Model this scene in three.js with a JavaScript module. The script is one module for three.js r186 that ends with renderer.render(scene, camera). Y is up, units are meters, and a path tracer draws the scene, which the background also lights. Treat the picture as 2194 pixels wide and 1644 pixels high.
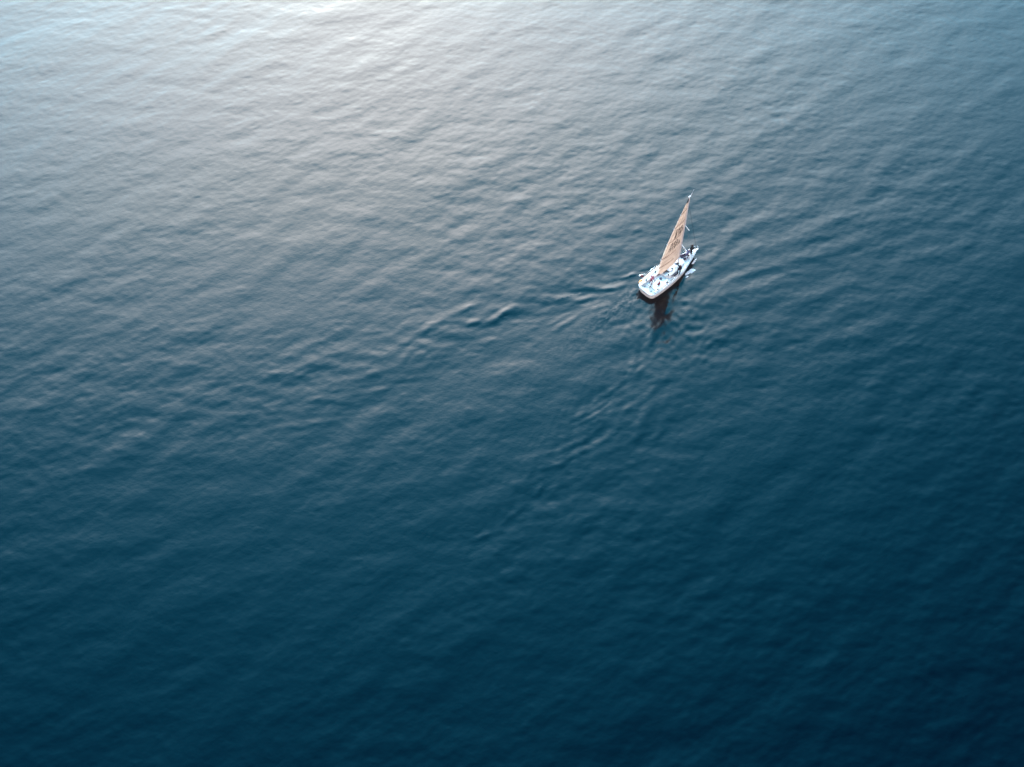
import * as THREE from 'three';
import { mergeGeometries, mergeVertices } from 'three/addons/utils/BufferGeometryUtils.js';
import { MarchingCubes } from 'three/addons/objects/MarchingCubes.js';
import { RoundedBoxGeometry } from 'three/addons/geometries/RoundedBoxGeometry.js';

// ---------------------------------------------------------------- camera, sky, sun, exposure
const scene = new THREE.Scene();
const R = THREE.MathUtils.degToRad;
const camera = new THREE.PerspectiveCamera(37.83, 1024 / 767, 1, 9000);
camera.position.set(0, 122, 0);
camera.rotation.set(R(-55.5), 0, 0);
const renderer = new THREE.WebGLRenderer({ antialias: true });
renderer.toneMapping = THREE.LinearToneMapping;
renderer.toneMappingExposure = 1.0;
renderer.shadowMap.enabled = true;

const SUN_EL = R(22), SUN_AZ = R(-8.8);                                // azimuth from -z towards +x
const sunDir = new THREE.Vector3(Math.sin(SUN_AZ) * Math.cos(SUN_EL), Math.sin(SUN_EL), -Math.cos(SUN_AZ) * Math.cos(SUN_EL));
{
  // hazy evening sky: deep blue overhead, pale at the horizon with light added to fill the shaded deck and hull, brighter towards the veiled sun
  const W = 1024, H = 512, d = new Float32Array(W * H * 4);
  for (let j = 0; j < H; j++) {
    const up = ((j + 0.5) / H - 0.5) * Math.PI, y = Math.sin(up), cu = Math.cos(up);
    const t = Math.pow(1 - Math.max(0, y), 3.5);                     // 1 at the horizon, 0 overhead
    for (let i = 0; i < W; i++) {
      const ph = ((i + 0.5) / W - 0.5) * 2 * Math.PI, x = Math.cos(ph) * cu, z = Math.sin(ph) * cu;
      const g = Math.acos(THREE.MathUtils.clamp(x * sunDir.x + y * sunDir.y + z * sunDir.z, -1, 1)) * 180 / Math.PI;
      const h = Math.hypot(g, 60) - 60, halo = Math.exp(-h / 8.4), o = (j * W + i) * 4;
      // thin sunlit evening veil in front of the sun, thinning out above forty degrees
      const across = Math.asin(THREE.MathUtils.clamp(x * Math.cos(SUN_AZ) + z * Math.sin(SUN_AZ), -1, 1)) * 180 / Math.PI;
      const along = Math.atan2(y, x * Math.sin(SUN_AZ) - z * Math.cos(SUN_AZ)) * 180 / Math.PI, over = Math.max(0, along - 39) / 7.4;
      const veil = along < 0 || along > 180 ? 0 : 17.6 * Math.exp(-across * across / (2 * 15 * 15) - over * over / 2);
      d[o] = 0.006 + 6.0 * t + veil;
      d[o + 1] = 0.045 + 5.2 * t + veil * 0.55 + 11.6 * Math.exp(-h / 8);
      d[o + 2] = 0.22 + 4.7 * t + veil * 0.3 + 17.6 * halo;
      d[o + 3] = 1;
    }
  }
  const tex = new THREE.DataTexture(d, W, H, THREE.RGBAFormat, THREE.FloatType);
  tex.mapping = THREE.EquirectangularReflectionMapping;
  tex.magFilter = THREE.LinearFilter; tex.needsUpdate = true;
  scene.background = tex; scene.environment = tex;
}
const sun = new THREE.DirectionalLight(new THREE.Color().setRGB(1, 0.76, 0.52), 3.2);
sun.name = 'sun';
sun.position.copy(sunDir).multiplyScalar(200).add(new THREE.Vector3(22, 0, -102));
sun.target.position.set(22, 0, -102);
sun.castShadow = true; sun.shadow.radius = 12; sun.shadow.mapSize.set(2048, 2048);
Object.assign(sun.shadow.camera, { left: -60, right: 60, top: 60, bottom: -60, near: 10, far: 500 });
scene.add(sun, sun.target);

// ---------------------------------------------------------------- helpers
let seed = 12345;
const rnd = () => { seed = (seed * 1664525 + 1013904223) >>> 0; return seed / 4294967296; };
const gauss = () => Math.sqrt(-2 * Math.log(rnd() + 1e-9)) * Math.cos(2 * Math.PI * rnd());
const clamp = THREE.MathUtils.clamp, smooth = THREE.MathUtils.smoothstep, lerp = THREE.MathUtils.lerp;
const hash = (x, y) => { const s = Math.sin(x * 127.1 + y * 311.7) * 43758.5453; return s - Math.floor(s); };
function noise2(x, y) {
  const i = Math.floor(x), j = Math.floor(y), u = x - i, v = y - j, a = u * u * (3 - 2 * u), b = v * v * (3 - 2 * v);
  return lerp(lerp(hash(i, j), hash(i + 1, j), a), lerp(hash(i, j + 1), hash(i + 1, j + 1), a), b);
}
const fbm = (x, y) => 0.5 * noise2(x, y) + 0.3 * noise2(x * 2.1 + 7, y * 2.1 + 3) + 0.2 * noise2(x * 4.3 + 1, y * 4.3 + 9);
const V = (x, y, z) => new THREE.Vector3(x, y, z);
const numberOf = {};
function numbered(n) { const k = numberOf[n] = (numberOf[n] ?? -1) + 1; return k ? n + '_' + String(k).padStart(3, '0') : n; }
function mesh(name, geometry, material, parent) {
  const m = new THREE.Mesh(geometry, material);
  m.name = parent === scene ? numbered(name) : name; m.castShadow = m.receiveShadow = true;
  parent.add(m);
  return m;
}
function tag(o, label, category, group, kind) {
  if (label) o.userData.label = label;
  if (category) o.userData.category = category;
  if (group) o.userData.group = group;
  if (kind) o.userData.kind = kind;
  return o;
}
const plain = (g) => { const n = g.index ? g.toNonIndexed() : g.clone(); for (const k of Object.keys(n.attributes)) if (!['position', 'normal', 'uv'].includes(k)) n.deleteAttribute(k); if (!n.attributes.uv) n.setAttribute('uv', new THREE.BufferAttribute(new Float32Array(n.attributes.position.count * 2), 2)); return n; };
const join = (...gs) => mergeGeometries(gs.flat().map(plain));
function rod(a, b, r, r2 = r, n = 8) {                              // a tapered round bar from a to b
  const d = b.clone().sub(a), g = new THREE.CylinderGeometry(r2, r, d.length(), n);
  g.applyQuaternion(new THREE.Quaternion().setFromUnitVectors(V(0, 1, 0), d.normalize()));
  const m = a.clone().add(b).multiplyScalar(0.5); g.translate(m.x, m.y, m.z);
  return g;
}
const tube = (pts, r, n = 48, m = 7) => new THREE.TubeGeometry(new THREE.CatmullRomCurve3(pts), n, r, m);
function box(x, y, z, w, h, d, r = 0.015) { const g = new RoundedBoxGeometry(w, h, d, 2, Math.min(r, w / 2.1, h / 2.1, d / 2.1)); g.translate(x, y, z); return g; }
function std(r, g, b, roughness = 0.6, extra = {}) { return new THREE.MeshPhysicalMaterial({ color: new THREE.Color().setRGB(r, g, b), roughness, ...extra }); }

// ---------------------------------------------------------------- the sea
const BOAT = { x: 22.45, z: -102.6, heading: R(47) };
const fwd = { x: Math.sin(BOAT.heading), z: -Math.cos(BOAT.heading) }, stb = { x: Math.cos(BOAT.heading), z: Math.sin(BOAT.heading) };
const STEP = 0.25, X0 = -106, X1 = 106, Z0 = -192, Z1 = -18, NX = Math.round((X1 - X0) / STEP) + 1, NZ = Math.round((Z1 - Z0) / STEP) + 1;
const hgt = new Float32Array(NX * NZ), gx = new Float32Array(NX * NZ), gz = new Float32Array(NX * NZ);
// the boat's wake: waves of a hull under way, by stationary phase, bow origin
const K0 = 2 * Math.PI / 4.6;
function wakeAt(x, z) {
  const dx = x - BOAT.x, dz = z - BOAT.z, aft = -(dx * fwd.x + dz * fwd.z) + 5.6;
  if (aft < 0.3) return 0;
  const lat = dx * stb.x + dz * stb.z + 0.0008 * aft * aft, e = Math.abs(lat), t = e / aft;
  let h = 0;
  const fade = Math.exp(-aft / 50) * smooth(aft, 0.3, 4), spread = 1 / Math.sqrt(1 + aft / 5);
  const wob = 1.2 * (fbm(x * 0.16, z * 0.16) - 0.5) + 0.5 * (fbm(x * 0.5 + 3, z * 0.5) - 0.5);
  const edge = 0.3536;
  const ti = Math.min(t, edge), q = Math.sqrt(Math.max(0, 1 - 8 * ti * ti)), o = (t - ti) / 0.05, out = Math.exp(-o * o);
  for (const s of [-1, 1]) {
    const tn = ti < 1e-4 ? (s < 0 ? ti : 1e4) : (1 + s * q) / (4 * ti);
    if (tn > 4.2) continue;
    const sec = Math.sqrt(1 + tn * tn), k = K0 * sec * sec, ragged = s < 0 ? 1 : 0.35 + 1.1 * smooth(fbm(x * 0.42 + 9, z * 0.42), 0.3, 0.7);
    const amp = (s < 0 ? 0.2 : 0.7 * ragged) * Math.exp(-k * 0.36) / Math.pow(q * q + 0.05, 0.25);
    h += out * amp * Math.cos(K0 * sec * (aft - e * tn) + wob * (s < 0 ? 1 : 2) + 0.8 * s * -q);
  }
  return 0.105 * h * fade * spread * (0.75 + 0.5 * noise2(x * 0.11 + 40, z * 0.11));
}
const CRESTS = [   // crest lines of the boat's waves on the water: x, z along the crest, then height and half width
  [1.2, -96.6, -0.6, -96.0, -3.2, -94.0, 0.085, 0.75], [-4.5, -94.4, -6.3, -93.6, 0.075, 0.7], [-5.1, -97.2, -7.5, -95.8, 0.05, 0.8],
  [-9.3, -94.7, -12.4, -92.3, -15.6, -89.9, 0.06, 0.85], [-2.2, -96.8, -4.2, -95.2, 0.045, 0.8], [11.5, -98.7, 10.1, -98.2, 8.2, -97.2, 0.055, 0.65],
  [14.5, -100.1, 12.0, -99.9, 0.06, 0.55], [6.6, -96.6, 4.2, -96.0, 0.04, 0.6], [9.2, -95.5, 6.0, -93.1, 0.03, 0.5],
  [8.7, -94.8, 5.6, -92.3, 0.025, 0.45], [7.6, -95.3, 5.1, -93.6, 0.025, 0.45], [-2.2, -91.6, -3.9, -90.2, 0.03, 0.55],
  [-2.9, -88.3, -4.9, -87.0, 0.025, 0.55], [-13.2, -89.3, -15.2, -87.0, 0.045, 0.7], [-11.6, -89.3, -13.6, -87.5, 0.035, 0.6],
  [-22.8, -92.8, -28.7, -89.3, 0.055, 1], [-20.8, -81.0, -27.9, -81.5, 0.035, 0.8], [-12.5, -84.9, -16.5, -84.2, 0.03, 0.7],
  [-14.0, -83.4, -18.8, -82.5, 0.03, 0.7], [-16.0, -86.3, -20.2, -84.6, 0.03, 0.7], [-28.4, -86.3, -33.2, -84.6, 0.04, 0.8],
  [-23.9, -77.8, -29.8, -76.9, 0.03, 0.7], [17.5, -102.9, 16.6, -102.3, 0.06, 0.4], [16.1, -101.1, 14.7, -100.2, 0.04, 0.5],
  [13.8, -97.4, 11.2, -96.2, 0.03, 0.5], [15.7, -84.9, 10.7, -80.6, 7.1, -77.6, 0.032, 0.6], [18.9, -83.0, 16.7, -80.9, 14.1, -79.1, 0.026, 0.55],
  [18.3, -82.1, 16.2, -76.2, 13.8, -73.9, 0.045, 0.9], [13.8, -77.6, 11.7, -75.0, 8.5, -73.4, 0.03, 0.6], [9.4, -73.6, 5.8, -71.6, 3.6, -70.8, 0.028, 0.55],
  [3.8, -68.6, 3.1, -67.2, 0.03, 0.5], [5.7, -68.6, 4.4, -66.5, 0.025, 0.55], [1.1, -65.2, -1.0, -63.3, 0.03, 0.5],
  [-2.1, -62.0, -4.4, -61.0, 0.03, 0.55], [17.6, -87.0, 16.5, -84.6, 0.025, 0.5], [20.1, -93.1, 19.2, -91.2, 17.7, -89.0, 0.04, 0.6],
  [15.0, -83.3, 11.7, -80.5, 8.6, -78.6, 0.02, 0.4], [14.3, -82.1, 11.1, -79.2, 7.7, -77.1, 0.018, 0.4], [12.2, -78.1, 9.9, -75.4, 7.0, -73.9, 0.02, 0.45],
  [10.4, -76.4, 7.6, -74.3, 4.9, -73.1, 0.02, 0.45], [20.8, -79.6, 18.9, -76.4, 17.1, -73.8, 0.03, 0.8], [26.1, -105.0, 29.4, -106.5, 33.0, -111.4, 0.05, 1],
  [30.2, -101.6, 36.0, -103.6, 0.042, 1], [28.8, -98.5, 35.0, -100.6, 41.2, -103.4, 0.045, 1.1], [40.2, -105.0, 49.4, -108.2, 0.04, 1.1],
  [46.0, -112.4, 53.0, -115.1, 0.038, 1], [49.7, -111.6, 58.4, -114.1, 0.036, 1], [39.3, -108.2, 47.8, -110.8, 0.03, 1],
  [54.5, -110.2, 62.6, -113.0, 0.025, 1.1], [54.9, -105.2, 64.9, -107.9, 0.032, 1.2], [41.2, -90.1, 52.8, -94.4, 0.04, 1.4],
  [44.8, -87.0, 55.0, -90.9, 0.035, 1.3], [31.8, -96.2, 41.5, -100.1, 0.03, 1.1], [34.7, -93.3, 44.2, -97.0, 0.03, 1.2],
];
const inWake = (x, z) => {                                           // 1 in the smoothed water astern
  const dx = x - BOAT.x, dz = z - BOAT.z, aft = -(dx * fwd.x + dz * fwd.z) + 5.6, lat = dx * stb.x + dz * stb.z + 0.0008 * aft * aft;
  return aft < 0 ? 0 : (1 - smooth(Math.abs(lat) / (aft * 0.33 + 0.8), 0.65, 1.05)) * Math.exp(-aft / 70);
};
{
  const waves = [], add = (n, lo, hi, slope, dir, spread) => {
    for (let i = 0; i < n; i++) {
      const L = lo * Math.pow(hi / lo, (i + rnd()) / n), a = R(dir + gauss() * spread), k = 2 * Math.PI / L;
      waves.push({ kx: k * Math.sin(a), kz: -k * Math.cos(a), a: slope * Math.sqrt(2 / n) / k, p: rnd() * 6.2832, short: L < 4.5 });
    }
  };
  add(16, 9, 24, 0.0055, -24, 20);
  add(50, 2.8, 8, 0.0125, -18, 24);
  add(90, 0.85, 2.8, 0.0118, -10, 36);
  const packet = [4.1, 4.6, 5.2, 3.7].map((L, i) => { const k = 2 * Math.PI / L, an = R(-31 + 3 * i); return { kx: k * Math.sin(an), kz: -k * Math.cos(an), a: 0.021 / k, p: i * 1.9 }; });
  const chop = Array.from({ length: 26 }, () => { const L = 0.8 + 1.5 * rnd(), an = R(20 + gauss() * 55), k = 2 * Math.PI / L; return { kx: k * Math.sin(an), kz: -k * Math.cos(an), a: 0.036 * Math.sqrt(2 / 26) / k, p: rnd() * 6.28 }; });
  const gust = new Float32Array(NX);
  for (let j = 0; j < NZ; j++) {
    const z = Z0 + j * STEP, row = j * NX;
    for (let i = 0; i < NX; i++) { const x = X0 + i * STEP; gust[i] = (0.2 + 1.65 * fbm(x * 0.03 + 11, z * 0.05 + 5)) * (1 - 0.55 * inWake(x, z)); }
    for (let i = 0; i < NX; i++) {                                  // confused chop close to the hull, on the quarter
      const x = X0 + i * STEP, env = Math.exp(-(((x - 21) / 9) ** 2) - ((z + 94) / 8) ** 2);
      if (env > 0.01) for (const w of chop) { const ph = w.kx * x + w.kz * z + w.p; hgt[row + i] += env * w.a * Math.sin(ph); gx[row + i] += env * w.a * w.kx * Math.cos(ph); gz[row + i] += env * w.a * w.kz * Math.cos(ph); }
    }
    for (let i = 0; i < NX; i++) {                                  // a group of steeper waves running out to the right of the bow
      const x = X0 + i * STEP, dx = x - 39, dz = z + 101, u = dx * 0.87 + dz * -0.5, v = dx * 0.5 + dz * 0.87, env = Math.exp(-((u / 20) ** 2) - (v / 10) ** 2);
      if (env > 0.01) for (const w of packet) { const ph = w.kx * x + w.kz * z + w.p; hgt[row + i] += env * w.a * Math.sin(ph); gx[row + i] += env * w.a * w.kx * Math.cos(ph); gz[row + i] += env * w.a * w.kz * Math.cos(ph); }
    }
    for (const w of waves) {
      const c1 = Math.cos(w.kx * STEP), s1 = Math.sin(w.kx * STEP), ph = w.kx * X0 + w.kz * z + w.p;
      let c = Math.cos(ph), s = Math.sin(ph);
      for (let i = 0; i < NX; i++) {
        const a = w.short ? w.a * gust[i] : w.a, n = row + i;
        hgt[n] += a * s; gx[n] += a * w.kx * c; gz[n] += a * w.kz * c;
        const cc = c * c1 - s * s1; s = s * c1 + c * s1; c = cc;
      }
    }
  }
  for (let j = 0; j < NZ; j++) for (let i = 0; i < NX; i++) {
    const x = X0 + i * STEP, z = Z0 + j * STEP, n = j * NX + i, h = wakeAt(x, z);
    const f = smooth(Math.min(i, NX - 1 - i) * STEP, 0, 8) * smooth(Math.min(j, NZ - 1 - j) * STEP, 0, 8);
    if (h) { hgt[n] += h; gx[n] += (wakeAt(x + 0.04, z) - h) / 0.04; gz[n] += (wakeAt(x, z + 0.04) - h) / 0.04; }
    const dx = x - BOAT.x, dz = z - BOAT.z, aft = -(dx * fwd.x + dz * fwd.z) - 5.5, lat = dx * stb.x + dz * stb.z + 0.75;
    if (aft > 0 && aft < 26) {                                       // churned water straight astern
      const churn = 0.02 * Math.exp(-aft / 7) * Math.exp(-((lat / (0.8 + 0.06 * aft)) ** 2)) + 0.016 * Math.exp(-aft / 12) * Math.exp(-(((lat - 0.4) / 2.4) ** 2));
      gx[n] += churn * gauss(); gz[n] += churn * gauss();
    }
    hgt[n] *= f; gx[n] *= f; gz[n] *= f;
  }
}
for (const c of CRESTS) {
  const w = c[c.length - 1], a = c[c.length - 2], n = (c.length - 2) / 2, pts = Array.from({ length: n }, (_, i) => ({ x: c[2 * i], z: c[2 * i + 1] })), reach = 4.5 * w;
  if (n === 3) { const [p, q, r] = pts; pts.length = 0; for (let i = 0; i <= 8; i++) { const t = i / 8, k = 2 * t * (1 - t); pts.push({ x: (1 - t) ** 2 * p.x + k * (2 * q.x - (p.x + r.x) / 2) + t * t * r.x, z: (1 - t) ** 2 * p.z + k * (2 * q.z - (p.z + r.z) / 2) + t * t * r.z }); } }
  let total = 0; for (let i = 1; i < pts.length; i++) total += Math.hypot(pts[i].x - pts[i - 1].x, pts[i].z - pts[i - 1].z);
  const height = (x, z) => {
    let best = 1e9, side = 0, at = 0, run = 0;
    for (let i = 1; i < pts.length; i++) {
      const p = pts[i - 1], q = pts[i], ex = q.x - p.x, ez = q.z - p.z, l = Math.hypot(ex, ez), first = i === 1, last = i === pts.length - 1;
      const t = clamp(((x - p.x) * ex + (z - p.z) * ez) / (l * l), first ? -9 : 0, last ? 9 : 1), d = Math.hypot(x - p.x - ex * t, z - p.z - ez * t);
      if (d < best) { best = d; side = Math.sign(ex * (z - p.z) - ez * (x - p.x)); at = run + t * l; }
      run += l;
    }
    const d = best * side / w + 0.7 * (fbm(x * 0.6 + 31, z * 0.6) - 0.5), e = (at / total - 0.5) * 2;
    return 0.55 * a * Math.exp(-Math.pow(Math.abs(e) / 1.15, 2)) * (1 - 1.1 * d * d) * Math.exp(-d * d * 0.9) * (0.6 + 0.8 * noise2(x * 0.7, z * 0.7 + 9));
  };
  const xs = pts.map((p) => p.x), zs = pts.map((p) => p.z), m = reach + 0.6 * total;
  const i0 = Math.max(0, Math.floor((Math.min(...xs) - m - X0) / STEP)), i1 = Math.min(NX - 1, Math.ceil((Math.max(...xs) + m - X0) / STEP)), j0 = Math.max(0, Math.floor((Math.min(...zs) - m - Z0) / STEP)), j1 = Math.min(NZ - 1, Math.ceil((Math.max(...zs) + m - Z0) / STEP));
  for (let j = j0; j <= j1; j++) for (let i = i0; i <= i1; i++) {
    const x = X0 + i * STEP, z = Z0 + j * STEP, h = height(x, z);
    if (Math.abs(h) > 1e-5) { const o = j * NX + i; hgt[o] += h; gx[o] += (height(x + 0.03, z) - h) / 0.03; gz[o] += (height(x, z + 0.03) - h) / 0.03; }
  }
}
function seaAt(x, z) {
  const u = clamp((x - X0) / STEP, 0, NX - 1.001), v = clamp((z - Z0) / STEP, 0, NZ - 1.001), i = Math.floor(u), j = Math.floor(v), a = u - i, b = v - j, n = j * NX + i;
  return lerp(lerp(hgt[n], hgt[n + 1], a), lerp(hgt[n + NX], hgt[n + NX + 1], a), b);
}
{
  const far = (from, way) => { const a = []; let s = 1, p = from; while (Math.abs(p - from) < 6500) { p += way * s; a.push(p); s *= 1.35; } return a; };
  const xs = [...far(X0, -1).reverse(), ...Array.from({ length: NX }, (_, i) => X0 + i * STEP), ...far(X1, 1)];
  const zs = [...far(Z0, -1).reverse(), ...Array.from({ length: NZ }, (_, i) => Z0 + i * STEP), ...far(Z1, 1)];
  const ox = far(X0, -1).length, oz = far(Z0, -1).length, nx = xs.length, nz = zs.length;
  const pos = new Float32Array(nx * nz * 3), nor = new Float32Array(nx * nz * 3), uv = new Float32Array(nx * nz * 2), idx = new Uint32Array((nx - 1) * (nz - 1) * 6);
  for (let j = 0, n = 0; j < nz; j++) for (let i = 0; i < nx; i++, n++) {
    const ci = i - ox, cj = j - oz, inside = ci >= 0 && ci < NX && cj >= 0 && cj < NZ, m = cj * NX + ci;
    const h = inside ? hgt[m] : 0, a = inside ? gx[m] : 0, b = inside ? gz[m] : 0, l = 1 / Math.hypot(a, 1, b);
    pos.set([xs[i], h, zs[j]], n * 3); nor.set([-a * l, l, -b * l], n * 3); uv.set([xs[i], -zs[j]], n * 2);
  }
  for (let j = 0, n = 0; j < nz - 1; j++) for (let i = 0; i < nx - 1; i++, n += 6) { const a = j * nx + i, b = a + 1, c = a + nx, e = c + 1; idx.set([a, c, b, b, c, e], n); }
  const g = new THREE.BufferGeometry();
  g.setAttribute('position', new THREE.BufferAttribute(pos, 3)); g.setAttribute('normal', new THREE.BufferAttribute(nor, 3)); g.setAttribute('uv', new THREE.BufferAttribute(uv, 2)); g.setIndex(new THREE.BufferAttribute(idx, 1));
  // capillary ripples, one tile of 26 m
  const N = 1024, T = 26, a = new Float32Array(N * N), b = new Float32Array(N * N);
  for (let q = 0; q < 130; q++) {
    const L = 0.28 * Math.pow(1.7 / 0.28, rnd()), an = R(-12 + gauss() * 48), k = T / L, m = Math.round(k * Math.sin(an)), n = Math.round(k * Math.cos(an)), s = 0.009 * Math.sqrt(2 / 130), kk = Math.hypot(m, n) || 1;
    const st = 2 * Math.PI * m / N, c1 = Math.cos(st), s1 = Math.sin(st), p = rnd() * 6.28, dx = s * m / kk, dy = s * n / kk;
    for (let j = 0; j < N; j++) { let c = Math.cos(2 * Math.PI * n * j / N + p), si = Math.sin(2 * Math.PI * n * j / N + p); for (let i = 0, o = j * N; i < N; i++, o++) { a[o] += dx * c; b[o] += dy * c; const t = c * c1 - si * s1; si = si * c1 + c * s1; c = t; } }
  }
  const px = new Float32Array(N * N * 4);
  for (let o = 0; o < N * N; o++) { const l = 1 / Math.hypot(a[o], b[o], 1); px.set([0.5 - 0.5 * a[o] * l, 0.5 - 0.5 * b[o] * l, 0.5 + 0.5 * l, 1], o * 4); }
  const nm = new THREE.DataTexture(px, N, N, THREE.RGBAFormat, THREE.FloatType);
  nm.wrapS = nm.wrapT = THREE.RepeatWrapping; nm.magFilter = THREE.LinearFilter; nm.repeat.set(1 / T, 1 / T); nm.needsUpdate = true;
  const water = new THREE.MeshPhysicalMaterial({ color: new THREE.Color().setRGB(0.00005, 0.0007, 0.0034), roughness: 0.17, ior: 1.333, normalMap: nm });
  const m = mesh('sea', g, water, scene);
  tag(m, 'calm deep blue sea with small wind waves and the wake of a boat', 'sea', null, 'structure');
}
// ---------------------------------------------------------------- materials
const noiseTexture = (n, fn, rep = 1) => {                          // a tile of surface grain
  const d = new Uint8Array(n * n * 4);
  for (let j = 0; j < n; j++) for (let i = 0; i < n; i++) d.set([...fn(i / n, j / n).map((v) => clamp(Math.round(v * 255), 0, 255)), 255], (j * n + i) * 4);
  const t = new THREE.DataTexture(d, n, n); t.wrapS = t.wrapT = THREE.RepeatWrapping; t.magFilter = THREE.LinearFilter; t.colorSpace = THREE.SRGBColorSpace; t.repeat.set(rep, rep); t.needsUpdate = true;
  return t;
};
const deckGrain = noiseTexture(256, (u, v) => { const a = 0.93 + 0.07 * fbm(u * 9, v * 9) - 0.05 * Math.max(0, fbm(u * 31 + 4, v * 23) - 0.6) * 4; return [a, a, a * 0.995]; }, 0.3);
const WHITE = 0.76;
const M = {
  hull: std(WHITE, WHITE, WHITE * 1.01, 0.25, { clearcoat: 0.4, clearcoatRoughness: 0.15 }),
  deck: std(WHITE, WHITE, WHITE, 0.7, { map: deckGrain }),
  grip: std(0.66, 0.67, 0.68, 0.85, { map: deckGrain }),
  grey: std(0.16, 0.17, 0.19, 0.45, { metalness: 0.4 }),
  dark: std(0.012, 0.012, 0.016, 0.5),
  black: std(0.006, 0.005, 0.006, 0.8),
  steel: std(0.6, 0.6, 0.62, 0.25, { metalness: 1 }),
  alloy: std(0.62, 0.58, 0.58, 0.4),
  whiteAlloy: std(0.75, 0.75, 0.78, 0.4),
  rope: std(0.4, 0.38, 0.36, 0.9),
  blueRope: std(0.03, 0.04, 0.12, 0.9),
  interior: std(0.015, 0.011, 0.009, 0.9),  // shade of the enclosed cabin put into the colour
  lilac: std(0.46, 0.4, 0.47, 0.3),
  maroon: std(0.13, 0.012, 0.025, 0.85),
  purple: std(0.06, 0.045, 0.08, 0.8),
  navy: std(0.018, 0.017, 0.035, 0.8),
  orange: std(0.85, 0.42, 0.1, 0.7),
  foam: std(0.88, 0.88, 0.88, 0.95),
};

// ---------------------------------------------------------------- the sailing yacht
const yacht = new THREE.Group();
yacht.name = 'sailing_yacht';
yacht.position.set(BOAT.x, 0, BOAT.z); yacht.rotation.order = 'YXZ'; yacht.rotation.set(0, -BOAT.heading, R(-1.5));
tag(yacht, 'white racing yacht under a single tan mainsail, crew on deck', 'sailing yacht');
scene.add(yacht); yacht.updateMatrixWorld(true);

const beamTable = [[-5.45, 0.03], [-5.2, 0.13], [-4.6, 0.36], [-3.9, 0.61], [-3.2, 0.84], [-2.4, 1.07], [-1.5, 1.3], [-0.5, 1.48], [0.6, 1.6], [1.8, 1.66], [3.2, 1.66], [4.2, 1.59], [4.9, 1.48], [5.25, 1.34], [5.48, 1.12], [5.6, 0.85], [5.66, 0.5]];
function beam(z) {
  const T = beamTable; if (z <= T[0][0]) return T[0][1];
  for (let i = 1; i < T.length; i++) if (z <= T[i][0]) { const t = (z - T[i - 1][0]) / (T[i][0] - T[i - 1][0]); return lerp(T[i - 1][1], T[i][1], t); }
  return T[T.length - 1][1];
}
const sheer = (z) => 0.96 + 0.32 * Math.pow(clamp((5.6 - z) / 11, 0, 1), 1.8);
const camber = (x, z) => sheer(z) + 0.07 * (1 - Math.min(1, (x / Math.max(0.2, beam(z))) ** 2));
function ribbon(rings, closed = true) {                             // skin over rings of equal length
  const n = rings[0].length, p = [], uv = [], idx = [];
  rings.forEach((r, j) => r.forEach((v, i) => { p.push(v.x, v.y, v.z); uv.push(v.x + v.y * 0.3, v.z); }));
  for (let j = 0; j < rings.length - 1; j++) for (let i = 0; i < n - (closed ? 0 : 1); i++) { const a = j * n + i, b = j * n + (i + 1) % n, c = a + n, d = b + n; idx.push(a, c, b, b, c, d); }
  const g = new THREE.BufferGeometry(); g.setAttribute('position', new THREE.Float32BufferAttribute(p, 3)); g.setAttribute('uv', new THREE.Float32BufferAttribute(uv, 2)); g.setIndex(idx); g.computeVertexNormals();
  return g;
}
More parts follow.
